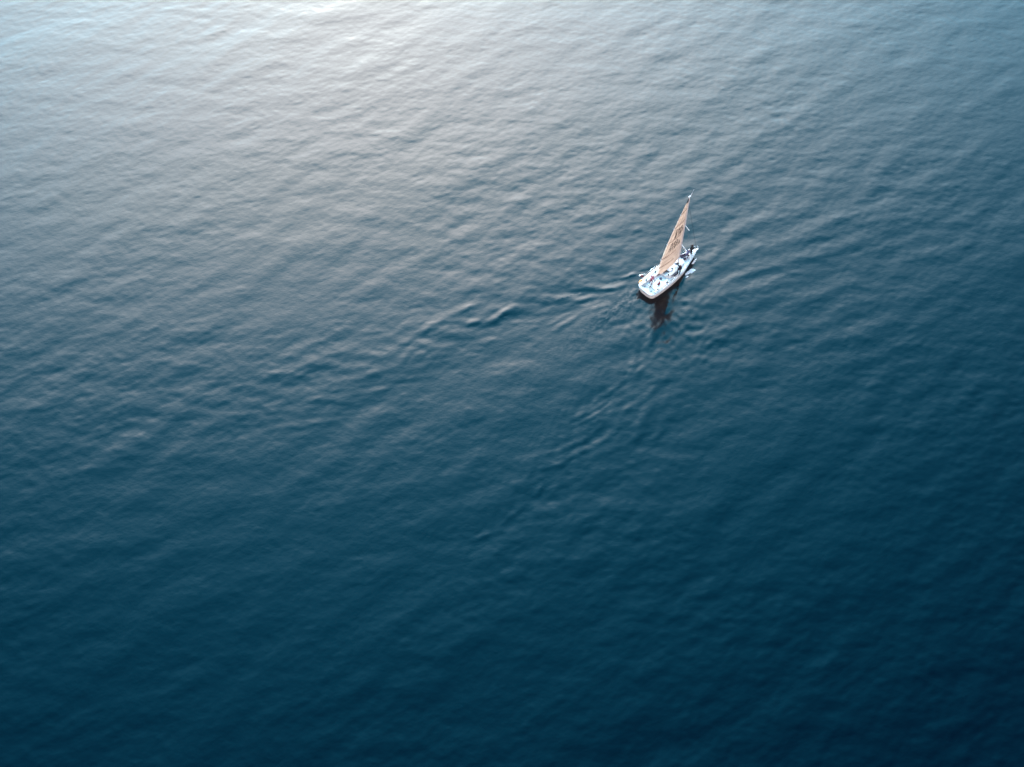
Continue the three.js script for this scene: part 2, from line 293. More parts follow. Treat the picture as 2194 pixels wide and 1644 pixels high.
{
  const zs = []; for (let i = 0; i <= 60; i++) zs.push(-5.45 + (i / 60) * 10.6); for (const z of [5.25, 5.36, 5.48, 5.56, 5.62, 5.66]) zs.push(z);
  const ringAt = (f, y) => [...zs.map((z) => f(z, 1)), ...zs.slice().reverse().map((z) => f(z, -1))];
  const level = (t) => ringAt((z, s) => {                            // t 0 sheer .. 1 below the water
    const q = clamp((z + 5.45) / 11.1, 0, 1), y = lerp(sheer(z), -0.45, t), in_ = lerp(lerp(0.55, 1, smooth(q, 0, 0.4)), 1, 1 - Math.min(1, t * 1.5));
    const zz = z + (q < 0.1 ? (0.1 - q) * 10 * t * 0.75 : 0) - (q > 0.93 ? (q - 0.93) / 0.07 * t * 0.4 : 0);
    return V(s * beam(z) * in_ * (1 - 0.2 * t * t), y, zz);
  });
  const rub = ringAt((z, s) => V(s * (beam(z) + 0.012), sheer(z) + 0.02, z));
  const inner = ringAt((z, s) => V(s * Math.max(0.01, beam(z) - 0.05), sheer(z) + 0.025, z));
  mesh('hull', ribbon([inner, rub, ...[0, 0.1, 0.25, 0.45, 0.65, 0.85, 1].map(level)]), M.hull, yacht);
  // deck in strips round the cockpit well
  const CZ0 = 1.45, CZ1 = 5.25, cw = (z) => lerp(0.7, 0.98, smooth(z, 1.6, 3.2)), strip = (zl, a, b, n) => ribbon(zl.map((z) => Array.from({ length: n + 1 }, (_, i) => { const x = lerp(a(z), b(z), i / n); return V(x, camber(x, z), z); })), false);
  const lin = (a, b, n) => Array.from({ length: n + 1 }, (_, i) => lerp(a, b, i / n));
  const w = (z) => Math.max(0.01, beam(z) - 0.04);
  mesh('deck', join(strip(lin(-5.4, CZ0, 40), (z) => -w(z), w, 12), strip(lin(CZ0, CZ1, 24), (z) => -w(z), (z) => -cw(z), 5), strip(lin(CZ0, CZ1, 24), cw, w, 5), strip([5.25, 5.35, 5.45, 5.52, 5.58, 5.63], (z) => -w(z), w, 12)), M.deck, yacht);
  const FL = 0.74, cz = lin(CZ0, CZ1, 24), wall = (s) => ribbon(cz.map((z) => [V(s * cw(z), camber(cw(z), z), z), V(s * (cw(z) - 0.02), camber(cw(z), z) - 0.03, z), V(s * (cw(z) - 0.05), FL, z)]), false);
  const endWall = (z) => ribbon([[V(-cw(z), camber(cw(z), z), z), V(-cw(z) + 0.05, FL, z)], [V(0, camber(0, z), z), V(0, FL, z)], [V(cw(z), camber(cw(z), z), z), V(cw(z) - 0.05, FL, z)]], false);
  mesh('cockpit', join(wall(1), wall(-1), endWall(CZ0), endWall(CZ1), strip(cz, (z) => -cw(z) + 0.05, (z) => cw(z) - 0.05, 6).translate(0, 0, 0)), M.deck, yacht);
  const ck = yacht.children[yacht.children.length - 1].geometry, pa = ck.attributes.position;
  for (let i = pa.count - cz.length * 0 - 24 * 6 * 6; i < pa.count; i++) pa.setY(i, FL);
  ck.computeVertexNormals();
  // grip pads on the side decks
  for (const s of [-1, 1]) mesh('grip_pad', strip(lin(-0.9, 4.6, 40), (z) => s * (beam(z) - 0.42), (z) => s * (beam(z) - 0.14), 3).translate(0, 0.006, 0), M.grip, yacht);
  mesh('grip_pad', strip(lin(-4.7, -2.7, 20), (z) => -(beam(z) - 0.16), (z) => beam(z) - 0.16, 6).translate(0, 0.006, 0), M.grip, yacht);
  for (const s of [-1, 1]) {
    const edge = lin(-4.9, 5.0, 50).map((z) => V(s * (beam(z) - 0.07), sheer(z) + 0.035, z));
    mesh('toe_rail', tube(edge, 0.018, 100, 5), M.grey, yacht);
    mesh('sheet_track', tube(lin(0.9, 3.9, 10).map((z) => V(s * 1.27, camber(1.27, z) + 0.03, z)), 0.022, 20, 5), M.grey, yacht);
  }
  // coachroof with the companionway cut out of its after end
  const rz = lin(-2.5, 1.42, 28), rw = (z) => lerp(0.34, 0.86, Math.pow(clamp((z + 2.5) / 3.0, 0, 1), 0.7)), rh = (z) => 0.3 * smooth(z, -2.6, -1.5);
  const ru = [-1, -0.985, -0.93, -0.8, -0.55, -0.34, 0, 0.34, 0.55, 0.8, 0.93, 0.985, 1], prof = [0, 0.5, 0.82, 0.95, 1, 1.03, 1.05, 1.03, 1, 0.95, 0.82, 0.5, 0];
  const roofPoint = (z, k) => { const x = ru[k] * rw(z); return V(x, camber(x, z) - 0.005 + rh(z) * prof[k], z); };
  const g1 = ribbon(rz.filter((z) => z < 0.72).map((z) => ru.map((_, k) => roofPoint(z, k))), false);
  const za = rz.filter((z) => z > 0.69), side = (k0, k1) => ribbon(za.map((z) => ru.slice(k0, k1 + 1).map((_, k) => roofPoint(z, k + k0))), false);
  const zE = rz[rz.length - 1], face = (k0, k1) => ribbon([ru.slice(k0, k1 + 1).map((_, k) => roofPoint(zE, k + k0)), ru.slice(k0, k1 + 1).map((_, k) => { const q = roofPoint(zE, k + k0); return V(q.x, 0.74, q.z); })], false);
  const roof = mesh('coachroof', join(g1, side(0, 5), side(7, 12), face(0, 5), face(7, 12)), M.deck, yacht);
  const xo = 0.34 * rw(1.1), inside = [box(0, 0.72, 1.06, 2 * xo, 0.03, 0.76), box(-xo, 1.02, 1.06, 0.02, 0.58, 0.74), box(xo, 1.02, 1.06, 0.02, 0.58, 0.74), box(0, 1.02, 0.705, 2 * xo, 0.58, 0.02)];
  mesh('companionway', join(inside), M.interior, roof);  // near-black lining box stands in for the dark below deck
  mesh('sliding_hatch', join(box(0, sheer(0.5) + 0.42, 0.4, 0.62, 0.045, 0.5, 0.02), box(-0.34, sheer(0.6) + 0.4, 0.5, 0.03, 0.05, 0.8), box(0.34, sheer(0.6) + 0.4, 0.5, 0.03, 0.05, 0.8)), M.lilac, roof);
  mesh('roof_window', box(0.1, sheer(0) + 0.415, 0.06, 0.36, 0.025, 0.3, 0.01), M.dark, roof);
  for (const [x, z] of [[-0.05, -0.42], [0.12, -0.62]]) mesh('rope_clutch', box(x + 0.3, sheer(z) + 0.43, z, 0.12, 0.07, 0.16), M.grey, roof);
  for (const s of [-1, 1]) mesh('cabin_window', box(s * 0.865, sheer(0) + 0.19, 0.5, 0.02, 0.1, 0.9, 0.008), M.dark, roof);
  const hatch = mesh('fore_hatch', box(0, camber(0, -2.9) + 0.02, -2.95, 0.46, 0.04, 0.46, 0.02), M.whiteAlloy, yacht);
  mesh('pane', box(0, camber(0, -2.9) + 0.045, -2.95, 0.36, 0.015, 0.36, 0.006), M.lilac, hatch);
  // cockpit gear
  const trav = mesh('traveller', join(box(0, 1.0, 4.4, 1.95, 0.06, 0.09), box(0, 0.87, 4.4, 0.1, 0.26, 0.07)), M.grey, yacht);
  mesh('traveller_car', box(0.06, 1.06, 4.4, 0.16, 0.07, 0.13), M.dark, trav);
  const tiller = mesh('tiller', tube([V(-0.02, 0.98, 4.3), V(-0.08, 1.04, 3.8), V(-0.18, 1.1, 3.2), V(-0.28, 1.14, 2.65)], 0.032, 24, 8), M.navy, yacht);
  mesh('tiller_extension', rod(V(-0.26, 1.15, 2.75), V(-0.2, 1.22, 3.45), 0.014), M.grey, tiller);
  for (const s of [-1, 1]) mesh('foot_brace', box(s * 0.6, FL + 0.04, 4.78, 0.07, 0.06, 0.36), M.dark, yacht);
  for (const [x, z, y] of [[1.12, 4.0, 0], [1.14, 2.14, 0], [-1.14, 4.0, 0], [-1.24, 1.96, 0], [0.52, 1.28, 0.33], [-0.52, 1.28, 0.33]]) {
    const b = camber(Math.abs(x), z) + y, g = new THREE.LatheGeometry([[0, 0], [0.115, 0], [0.115, 0.04], [0.075, 0.07], [0.07, 0.13], [0.1, 0.16], [0.1, 0.19], [0, 0.2]].map(([r, h]) => new THREE.Vector2(r, h)), 16).translate(x, b, z);
    mesh('winch', g, M.dark, yacht);
  }
  // rails: stanchions with two lifelines a side, pulpit and pushpit
  const top = (z, s, h) => V(s * (beam(z) - 0.09 + 0.03 * h), sheer(z) + 0.03 + 0.62 * h, z), zst = [-3.7, -1.9, -0.1, 1.7, 3.4];
  for (const s of [-1, 1]) {
    for (const z of zst) mesh('stanchion', rod(top(z, s, 0), top(z, s, 1), 0.013), M.steel, yacht);
    for (const h of [0.52, 0.98]) mesh('lifeline', tube([V(s * 0.42, 1.28 + 0.62 * h, -4.6), ...zst.map((z) => top(z, s, h)), V(s * 1.44, sheer(4.7) + 0.62 * h, 4.75)], 0.006, 40, 5), M.steel, yacht);
    mesh('pushpit', join(tube([V(s * 1.42, 1.6, 4.4), V(s * 1.4, 1.6, 5.0), V(s * 1.15, 1.6, 5.4), V(s * 0.75, 1.6, 5.52)], 0.016, 24, 6), rod(V(s * 1.42, 0.98, 4.45), V(s * 1.42, 1.6, 4.42), 0.016), rod(V(s * 0.78, 0.97, 5.5), V(s * 0.76, 1.6, 5.52), 0.016), rod(V(s * 1.28, 0.97, 5.25), V(s * 1.28, 1.6, 5.26), 0.016)), M.steel, yacht);
  }
  mesh('pulpit', join(tube([V(-0.42, 1.3, -4.55), V(-0.42, 1.88, -4.6), V(-0.26, 1.93, -5.05), V(0, 1.95, -5.32), V(0.26, 1.93, -5.05), V(0.42, 1.88, -4.6), V(0.42, 1.3, -4.55)], 0.018, 50, 6), rod(V(-0.16, 1.32, -5.12), V(-0.15, 1.94, -5.2), 0.016), rod(V(0.16, 1.32, -5.12), V(0.15, 1.94, -5.2), 0.016)), M.whiteAlloy, yacht);
  mesh('bowsprit', rod(V(0.12, 1.34, -4.6), V(0.12, 1.36, -5.55), 0.05, 0.04, 12), M.whiteAlloy, yacht);
  for (const [x, z] of [[-0.12, -4.5], [1.25, 4.75], [-1.25, 4.75]]) mesh('cleat', join(box(x, camber(x, z) + 0.04, z, 0.3, 0.035, 0.04), box(x, camber(x, z) + 0.02, z, 0.1, 0.04, 0.035)), M.dark, yacht);
}
// rig: mast, spreaders, boom, stays
const RAKE = 0.045, mastAt = (y) => V(0, y, -1.3 + (y - 1.3) * RAKE);
const MT = 15.55;
{
  const rings = []; for (let i = 0; i <= 30; i++) { const y = lerp(1.3, MT, i / 30), c = mastAt(y), k = 1 - 0.4 * smooth(y, 10, MT); rings.push(Array.from({ length: 14 }, (_, j) => { const a = -j / 14 * 2 * Math.PI; return V(c.x + 0.07 * k * Math.cos(a), y, c.z + 0.115 * k * Math.sin(a)); })); }
  const mast = mesh('mast', ribbon(rings), M.alloy, yacht);
  mesh('mast_collar', new THREE.CylinderGeometry(0.17, 0.2, 0.14, 16).translate(0, 1.5, -1.3), M.dark, mast);
  mesh('masthead_fitting', join(box(0, MT + 0.03, mastAt(MT).z + 0.05, 0.12, 0.1, 0.42)), M.whiteAlloy, mast);
  mesh('aerial', join(rod(mastAt(MT).add(V(0, 0.05, -0.1)), mastAt(MT).add(V(0.05, 1.0, -0.5)), 0.02, 0.008), rod(mastAt(MT).add(V(0, 0.06, -0.12)), mastAt(MT).add(V(0.02, 0.42, -0.3)), 0.04, 0.03)), M.whiteAlloy, mast);
  for (const [y, l, sw] of [[5.7, 1.38, 0.42], [9.8, 1.05, 0.3]]) for (const s of [-1, 1]) {
    const a = mastAt(y), b = a.clone().add(V(s * l, -0.02, sw));
    mesh('spreader', join(rod(a, b, 0.05, 0.035, 10), new THREE.SphereGeometry(0.05, 10, 8).translate(b.x, b.y, b.z)), M.whiteAlloy, mast);
  }
  for (const s of [-1, 1]) {
    const t1 = mastAt(5.7).add(V(s * 1.38, -0.02, 0.42)), t2 = mastAt(9.8).add(V(s * 1.05, -0.02, 0.3));
    mesh('shroud', join(rod(V(s * 1.34, 1.1, -0.85), t1, 0.007), rod(t1, t2, 0.007), rod(t2, mastAt(13.9), 0.007), rod(V(s * 1.3, 1.1, -0.8), mastAt(5.6), 0.006)), M.steel, yacht);
  }
  mesh('forestay', rod(V(0, 1.32, -5.2), mastAt(13.9).add(V(0, 0, -0.1)), 0.014), M.dark, yacht);
  mesh('backstay', join(rod(mastAt(MT).add(V(0, 0, 0.25)), V(0, 3.4, 5.3), 0.004), rod(V(0, 3.4, 5.3), V(0.9, 0.98, 5.5), 0.004), rod(V(0, 3.4, 5.3), V(-0.9, 0.98, 5.5), 0.004)), M.grey, yacht);
  mesh('boom', join(rod(mastAt(2.6).add(V(0, 0, 0.1)), V(0.2, 2.68, 3.25), 0.075, 0.065, 12)), M.alloy, yacht);
  mesh('mainsheet', join(rod(V(0.11, 2.62, 2.7), V(0.06, 1.1, 4.35), 0.012), rod(V(0.1, 2.62, 2.6), V(0.04, 1.1, 4.3), 0.012)), M.rope, yacht);
  mesh('kicker', rod(mastAt(1.65).add(V(0, 0, 0.12)), V(0.05, 2.56, 0.2), 0.03), M.grey, yacht);
}
// mainsail: u 0 luff .. 1 leech, v 0 foot .. 1 head
const FOOT = 2.78, HEAD = 15.3, BOOM = R(2.6);
function sailPoint(u, v, off = 0) {
  const y0 = lerp(FOOT, HEAD, v), l = mastAt(y0), chord = 4.42 * Math.pow(1 - v, 1.04) + 1.15 * Math.sin(Math.PI * Math.pow(v, 0.85)) + 0.16;
  const an = BOOM + R(3) * v, c = chord * u, belly = chord * 0.085 * (0.55 + 0.45 * Math.sin(Math.PI * Math.min(1, v + 0.12))) * Math.pow(Math.sin(Math.PI * Math.pow(u, 0.8)), 1.0) + 0.012 * Math.sin(v * 40 + u * 5) * (1 - u);
  const side = c * Math.sin(an) + belly * Math.cos(an) + off, y = y0 - 0.05 * u * (1 - v) - 0.25 * u * v * (1 - v);
  return V(l.x + side, y, l.z + 0.12 + c * Math.cos(an) - belly * Math.sin(an));
}
function sailPatch(u0, u1, v0, v1, nu, nv, off) {
  const p = [], uv = [], idx = [];
  for (let j = 0; j <= nv; j++) for (let i = 0; i <= nu; i++) { const u = lerp(u0, u1, i / nu), v = lerp(v0, v1, j / nv), q = sailPoint(u, v, off); p.push(q.x, q.y, q.z); uv.push(u, v); }
  for (let j = 0; j < nv; j++) for (let i = 0; i < nu; i++) { const a = j * (nu + 1) + i, c = a + nu + 1; idx.push(a, a + 1, c, a + 1, c + 1, c); }
  const g = new THREE.BufferGeometry(); g.setAttribute('position', new THREE.Float32BufferAttribute(p, 3)); g.setAttribute('uv', new THREE.Float32BufferAttribute(uv, 2)); g.setIndex(idx); g.computeVertexNormals();
  return g;
}
{
  const n = 512, cloth = noiseTexture(n, (u, v) => {                 // aramid laminate: threads fanning up from the clew, cross seams, a little soiling
    let k = 0.8 + 0.26 * fbm(u * 5, v * 18) - 0.08;
    const an = Math.atan2(v * 2.6, 1.05 - u);
    k -= 0.13 * Math.pow(Math.abs(Math.sin(an * 23)), 6) + 0.1 * Math.pow(Math.abs(Math.sin((v * 16 - u * 0.9) * Math.PI)), 30);
    const edge = u > 0.94 || u < 0.05 ? 0.1 : 0;
    return [k + 0.06 + edge, k * 0.93 + edge * 1.1, k * 0.84 + edge * 1.3];
  });
  const sailcloth = new THREE.MeshPhysicalMaterial({ color: new THREE.Color().setRGB(0.63, 0.62, 0.6), map: cloth, roughness: 0.95, transmission: 0.3, thickness: 0, side: THREE.DoubleSide });
  const sail = mesh('mainsail', sailPatch(0, 1, 0, 0.945, 36, 90, 0), sailcloth, yacht);
  mesh('headboard', sailPatch(0, 1, 0.948, 1, 6, 6, 0), M.dark, sail);
  for (const [v, l] of [[0.855, 1], [0.7, 1], [0.515, 0.8], [0.3, 0.72], [0.16, 0.7]]) {
    const pts = []; for (let i = 0; i <= 16; i++) { const u = lerp(1.005, 1 - l * 0.86, i / 16); pts.push(sailPoint(u, v - 0.028 * u, 0.008)); }
    mesh('batten', tube(pts, 0.035, 32, 5), std(0.16, 0.09, 0.06, 0.8), sail);
    mesh('batten_end', new THREE.SphereGeometry(0.06, 8, 6).translate(pts[0].x, pts[0].y, pts[0].z), M.whiteAlloy, sail);
  }
  mesh('clew_patch', join(sailPatch(0.9, 1.0, 0.0, 0.03, 4, 4, 0.006), sailPatch(0.9, 1.0, 0.0, 0.03, 4, 4, -0.006)), M.purple, sail);
  // sail number in block characters: one side's reads true, the other side's shows through the cloth reversed
  const print = std(0.012, 0.007, 0.007, 0.95);
  const GLYPH = { G: ['111', '100', '100', '101', '111'], B: ['110', '101', '110', '101', '110'], R: ['110', '101', '110', '101', '101'], 8: ['111', '101', '111', '101', '111'], 7: ['111', '001', '001', '010', '010'], 9: ['111', '101', '111', '001', '111'] };
  const word = (text, uMid, vMid, size, flip) => {
    const cell = size / 5, chord = 4.42 * Math.pow(1 - vMid, 1.04) + 1.15 * Math.sin(Math.PI * Math.pow(vMid, 0.85)), width = (text.length * 4.5 - 1.5) * cell * 0.74;
    [...text].forEach((ch, n) => {
      const p = [], idx = [];
      GLYPH[ch].forEach((line, r) => [...line].forEach((on, c) => {
        if (on === '0') return;
        for (const off of [0.012, -0.012]) {
          const k = p.length / 3;
          for (const [a, b] of [[0, 0], [1, 0], [1, 1], [0, 1]]) {
            const x = (n * 4.5 + c + a) * cell * 0.74 - width / 2, y = (2.5 - r - b) * cell, u = uMid + (flip ? 1 : -1) * x / chord, q = sailPoint(u, vMid + y / (HEAD - FOOT) - 0.028 * u, off + 0.002 * (r + c));   // from starboard the bow is to the right
            p.push(q.x, q.y, q.z);
          }
          idx.push(k, k + 1, k + 2, k, k + 2, k + 3);
        }
      }));
      const g = new THREE.BufferGeometry(); g.setAttribute('position', new THREE.Float32BufferAttribute(p, 3)); g.setIndex(idx); g.computeVertexNormals();
      mesh('sail_character', g, print, sail);
    });
  };
  word('GBR', 0.5, 0.624, 0.66, false); word('8797', 0.42, 0.56, 0.66, false);
  word('GBR', 0.58, 0.452, 0.66, true); word('8797R', 0.5, 0.388, 0.66, true);
}
// ---------------------------------------------------------------- people
function field(n, half, centre, sdf) {                              // mesh of sdf < 0 inside a cube
  const mc = new MarchingCubes(n, new THREE.MeshStandardMaterial(), false, false, 90000);
  mc.isolation = 0;
  for (let k = 0, o = 0; k < n; k++) for (let j = 0; j < n; j++) for (let i = 0; i < n; i++, o++) mc.field[o] = -sdf(centre.x + (i / (n / 2) - 1) * half, centre.y + (j / (n / 2) - 1) * half, centre.z + (k / (n / 2) - 1) * half);
  mc.update();
  const c = mc.count, p = new Float32Array(c * 3), q = new Float32Array(c * 3);
  for (let i = 0; i < c; i++) { p[i * 3] = centre.x + mc.positionArray[i * 3] * half; p[i * 3 + 1] = centre.y + mc.positionArray[i * 3 + 1] * half; p[i * 3 + 2] = centre.z + mc.positionArray[i * 3 + 2] * half; }
  q.set(mc.normalArray.subarray(0, c * 3));
  const g = new THREE.BufferGeometry(); g.setAttribute('position', new THREE.BufferAttribute(p, 3)); g.setAttribute('normal', new THREE.BufferAttribute(q, 3));
  g.computeVertexNormals();
  const m = mergeVertices(g.deleteAttribute('normal'), 1e-5); m.computeVertexNormals();
  return m;
}
const capsule = (px, py, pz, a, b, ra, rb) => {
  const bx = b.x - a.x, by = b.y - a.y, bz = b.z - a.z, ax = px - a.x, ay = py - a.y, az = pz - a.z, t = clamp((ax * bx + ay * by + az * bz) / (bx * bx + by * by + bz * bz + 1e-9), 0, 1);
  return Math.hypot(ax - bx * t, ay - by * t, az - bz * t) - lerp(ra, rb, t);
};
const smin = (a, b, k) => { const h = Math.max(k - Math.abs(a - b), 0) / k; return Math.min(a, b) - h * h * k * 0.25; };
const paint = (g, fn) => { const p = g.attributes.position, c = new Float32Array(p.count * 3); for (let i = 0; i < p.count; i++) c.set(fn(p.getX(i), p.getY(i), p.getZ(i)), i * 3); g.setAttribute('color', new THREE.BufferAttribute(c, 3)); return g; };
const SKIN = [0.42, 0.24, 0.17];
// a head 0.235 high round the origin, looking along -z
const headShape = field(56, 0.2, V(0, 0, 0), (x, y, z) => {
  let d = Math.hypot(x / 0.076, (y - 0.02) / 0.1, (z - 0.012) / 0.097) * 0.09 - 0.09;
  d = smin(d, Math.hypot(x / 0.058, (y + 0.055) / 0.062, (z + 0.025) / 0.062) * 0.06 - 0.06, 0.035);
  d = smin(d, capsule(x, y, z, V(0, 0.005, -0.09), V(0, -0.025, -0.108), 0.009, 0.014), 0.018);
  for (const s of [-1, 1]) { d = smin(d, Math.hypot((x - s * 0.079) / 0.012, (y - 0) / 0.03, (z - 0.015) / 0.018) * 0.018 - 0.018, 0.008); d = Math.max(d, 0.016 - Math.hypot(x - s * 0.031, y - 0.006, z + 0.096)); }
  d = smin(d, capsule(x, y, z, V(0, -0.05, 0.015), V(0, -0.14, 0.03), 0.05, 0.055), 0.03);
  return d;
});
paint(headShape, (x, y, z) => (z < -0.06 && Math.hypot(Math.abs(x) - 0.031, y - 0.006) < 0.011 ? [0.03, 0.02, 0.02] : z < -0.07 && Math.hypot(x / 0.026, (y + 0.058) / 0.008) < 1 ? [0.3, 0.11, 0.1] : SKIN));
const hairShape = (len) => field(48, 0.22, V(0, 0, 0.02), (x, y, z) => Math.max(Math.hypot(x / 0.086, (y - 0.025 + (y < 0 ? -len * 0 : 0)) / (y < 0.02 ? 0.1 + len : 0.108), (z - 0.017) / 0.106) * 0.095 - 0.095, -(z + 0.05) - 0.028 - (y > 0.055 ? 0.06 : 0), -(y + 0.02 + len) ));
const capShape = field(48, 0.22, V(0, 0, 0), (x, y, z) => Math.min(Math.max(Math.hypot(x / 0.086, (y - 0.03) / 0.1, (z - 0.012) / 0.106) * 0.095 - 0.095, 0.035 - y), Math.max(Math.hypot(x / 0.07, (z + 0.1) / 0.09) * 0.08 - 0.08, Math.abs(y - 0.036 - (z + 0.1) * 0.1) - 0.008)));
// a right hand: wrist at the origin, fingers along -z, palm down, half curled
const handShape = field(60, 0.125, V(0, -0.02, -0.085), (x, y, z) => {
  let d = Math.max(Math.hypot(x / 0.042, y / 0.017, (z + 0.05) / 0.055) * 0.03 - 0.03, -1);
  d = smin(d, capsule(x, y, z, V(0, 0, 0.03), V(0, 0, -0.02), 0.026, 0.024), 0.02);
  [[-0.03, 0.07], [-0.01, 0.082], [0.011, 0.077], [0.031, 0.06]].forEach(([fx, l]) => {
    const a = V(fx * 0.9, 0.002, -0.085), b = V(fx * 1.05, -0.012, -0.085 - l * 0.42), c = V(fx * 1.08, -0.038, -0.085 - l * 0.58), e = V(fx * 1.05, -0.055, -0.085 - l * 0.45);
    d = smin(d, Math.min(capsule(x, y, z, a, b, 0.0095, 0.0088), capsule(x, y, z, b, c, 0.0088, 0.008), capsule(x, y, z, c, e, 0.008, 0.007)), 0.004);
  });
  const t = Math.min(capsule(x, y, z, V(-0.028, -0.004, -0.03), V(-0.055, -0.018, -0.06), 0.013, 0.011), capsule(x, y, z, V(-0.055, -0.018, -0.06), V(-0.052, -0.034, -0.088), 0.011, 0.009));
  return smin(d, t, 0.01);
});
paint(handShape, () => SKIN);
function frame(at, along, upish) { const z = along.clone().normalize().negate(), x = upish.clone().cross(z).normalize(), y = z.clone().cross(x); return new THREE.Matrix4().makeBasis(x, y, z).setPosition(at); }
const skinMat = new THREE.MeshPhysicalMaterial({ vertexColors: true, roughness: 0.85 });
// j: joints in metres, feet near y = 0, person looks along -z
function person(j, dress, at, turn, label, topping, bulk = 1) {
  const g = new THREE.Group(); g.name = numbered('person'); tag(g, label, 'person', 'crew of the yacht');
  const B = [], bone = (a, b, ra, rb, col) => B.push({ a, b, ra: ra * bulk, rb: rb * bulk, col });
  const mid = j.hip.clone().lerp(j.chest, 0.5);
  bone(j.hip.clone().add(V(-0.07, 0, 0)), j.hip.clone().add(V(0.07, 0, 0)), 0.13, 0.13, dress.trousers);
  bone(j.hip, mid, 0.14, 0.135, dress.jacket); bone(mid, j.chest, 0.145, 0.16, dress.jacket);
  bone(j.shL, j.shR, 0.085, 0.085, dress.jacket); bone(j.chest, j.neck, 0.12, 0.065, dress.jacket);
  for (const s of ['L', 'R']) {
    bone(j['sh' + s], j['el' + s], 0.072, 0.056, dress.jacket); bone(j['el' + s], j['wr' + s], 0.054, 0.038, dress.jacket);
    bone(j['hp' + s], j['kn' + s], 0.105, 0.075, dress.trousers); bone(j['kn' + s], j['an' + s], 0.074, 0.052, dress.trousers);
    bone(j['an' + s], j['an' + s].clone().add(V(0, -0.04, 0.03)), 0.056, 0.045, dress.boots); bone(j['an' + s].clone().add(V(0, -0.045, 0.02)), j['toe' + s], 0.046, 0.036, dress.boots);
  }
  const lo = V(9, 9, 9), hi = V(-9, -9, -9); for (const b of B) for (const q of [b.a, b.b]) { lo.min(q); hi.max(q); }
  const c = lo.clone().add(hi).multiplyScalar(0.5), half = Math.max(hi.x - lo.x, hi.y - lo.y, hi.z - lo.z) / 2 + 0.24;
  const body = field(104, half, c, (x, y, z) => { let d = 1; for (const b of B) d = smin(d, capsule(x, y, z, b.a, b.b, b.ra, b.rb), 0.06); return d; });
  paint(body, (x, y, z) => { let best = 9, col = SKIN; for (const b of B) { const d = capsule(x, y, z, b.a, b.b, b.ra, b.rb); if (d < best) { best = d; col = b.col; } } return col; });
  const look = (j.look ?? V(0, -0.1, -1)).clone().normalize(), headM = frame(j.head, look, V(0, 1, 0.001));
  const pieces = [body, headShape.clone().applyMatrix4(headM)];
  for (const s of ['L', 'R']) { const h = handShape.clone(); if (s === 'L') { h.scale(-1, 1, 1); const ix = h.index.array; for (let i = 0; i < ix.length; i += 3) { const t = ix[i]; ix[i] = ix[i + 1]; ix[i + 1] = t; } } h.computeVertexNormals(); pieces.push(h.applyMatrix4(frame(j['wr' + s], j['wr' + s].clone().sub(j['el' + s]), V(0, 1, 0.02)))); }
  mesh('body', mergeGeometries(pieces), skinMat, g);
  mesh(topping.name, topping.shape.clone().applyMatrix4(headM), topping.material, g);
  const w = yacht.localToWorld(V(...at));
  g.position.copy(w); g.rotation.y = -BOAT.heading + turn;
  scene.add(g);
  return g;
}
const standing = (o = {}) => Object.assign({
  hip: V(0, 0.95, 0), chest: V(0, 1.28, -0.03), neck: V(0, 1.5, -0.02), head: V(0, 1.66, -0.05), shL: V(-0.19, 1.42, -0.02), shR: V(0.19, 1.42, -0.02),
  elL: V(-0.27, 1.16, -0.02), elR: V(0.27, 1.16, -0.02), wrL: V(-0.28, 0.94, -0.14), wrR: V(0.28, 0.94, -0.14),
  hpL: V(-0.1, 0.92, 0), hpR: V(0.1, 0.92, 0), knL: V(-0.12, 0.5, -0.04), knR: V(0.12, 0.5, -0.04), anL: V(-0.13, 0.1, 0), anR: V(0.13, 0.1, 0), toeL: V(-0.15, 0.04, -0.16), toeR: V(0.15, 0.04, -0.16),
}, o);
const brownHair = std(0.055, 0.024, 0.014, 0.8), whiteCap = std(0.75, 0.75, 0.78, 0.8), pinkCap = std(0.5, 0.26, 0.32, 0.85), darkHair = std(0.02, 0.014, 0.012, 0.8);
// helm: legs apart in the cockpit, one hand down to the tiller
person(standing({ hip: V(0, 0.93, 0.02), chest: V(0.04, 1.24, -0.12), neck: V(0.06, 1.44, -0.16), head: V(0.07, 1.58, -0.22), shL: V(-0.15, 1.36, -0.12), shR: V(0.24, 1.34, -0.16), elL: V(-0.28, 1.12, -0.1), wrL: V(-0.22, 0.92, -0.24), elR: V(0.33, 1.06, -0.16), wrR: V(0.28, 0.76, -0.3), knL: V(-0.17, 0.5, -0.06), knR: V(0.17, 0.5, -0.06), anL: V(-0.2, 0.1, 0.04), anR: V(0.19, 0.1, 0.02), toeL: V(-0.24, 0.04, -0.12), toeR: V(0.22, 0.04, -0.14) }),
  { jacket: [0.33, 0.11, 0.16], trousers: [0.13, 0.012, 0.022], boots: [0.02, 0.02, 0.03] }, [-0.42, 0.745, 3.75], R(-12), 'person in a pink jacket and dark red trousers standing at the tiller', { name: 'cap', shape: capShape, material: pinkCap });
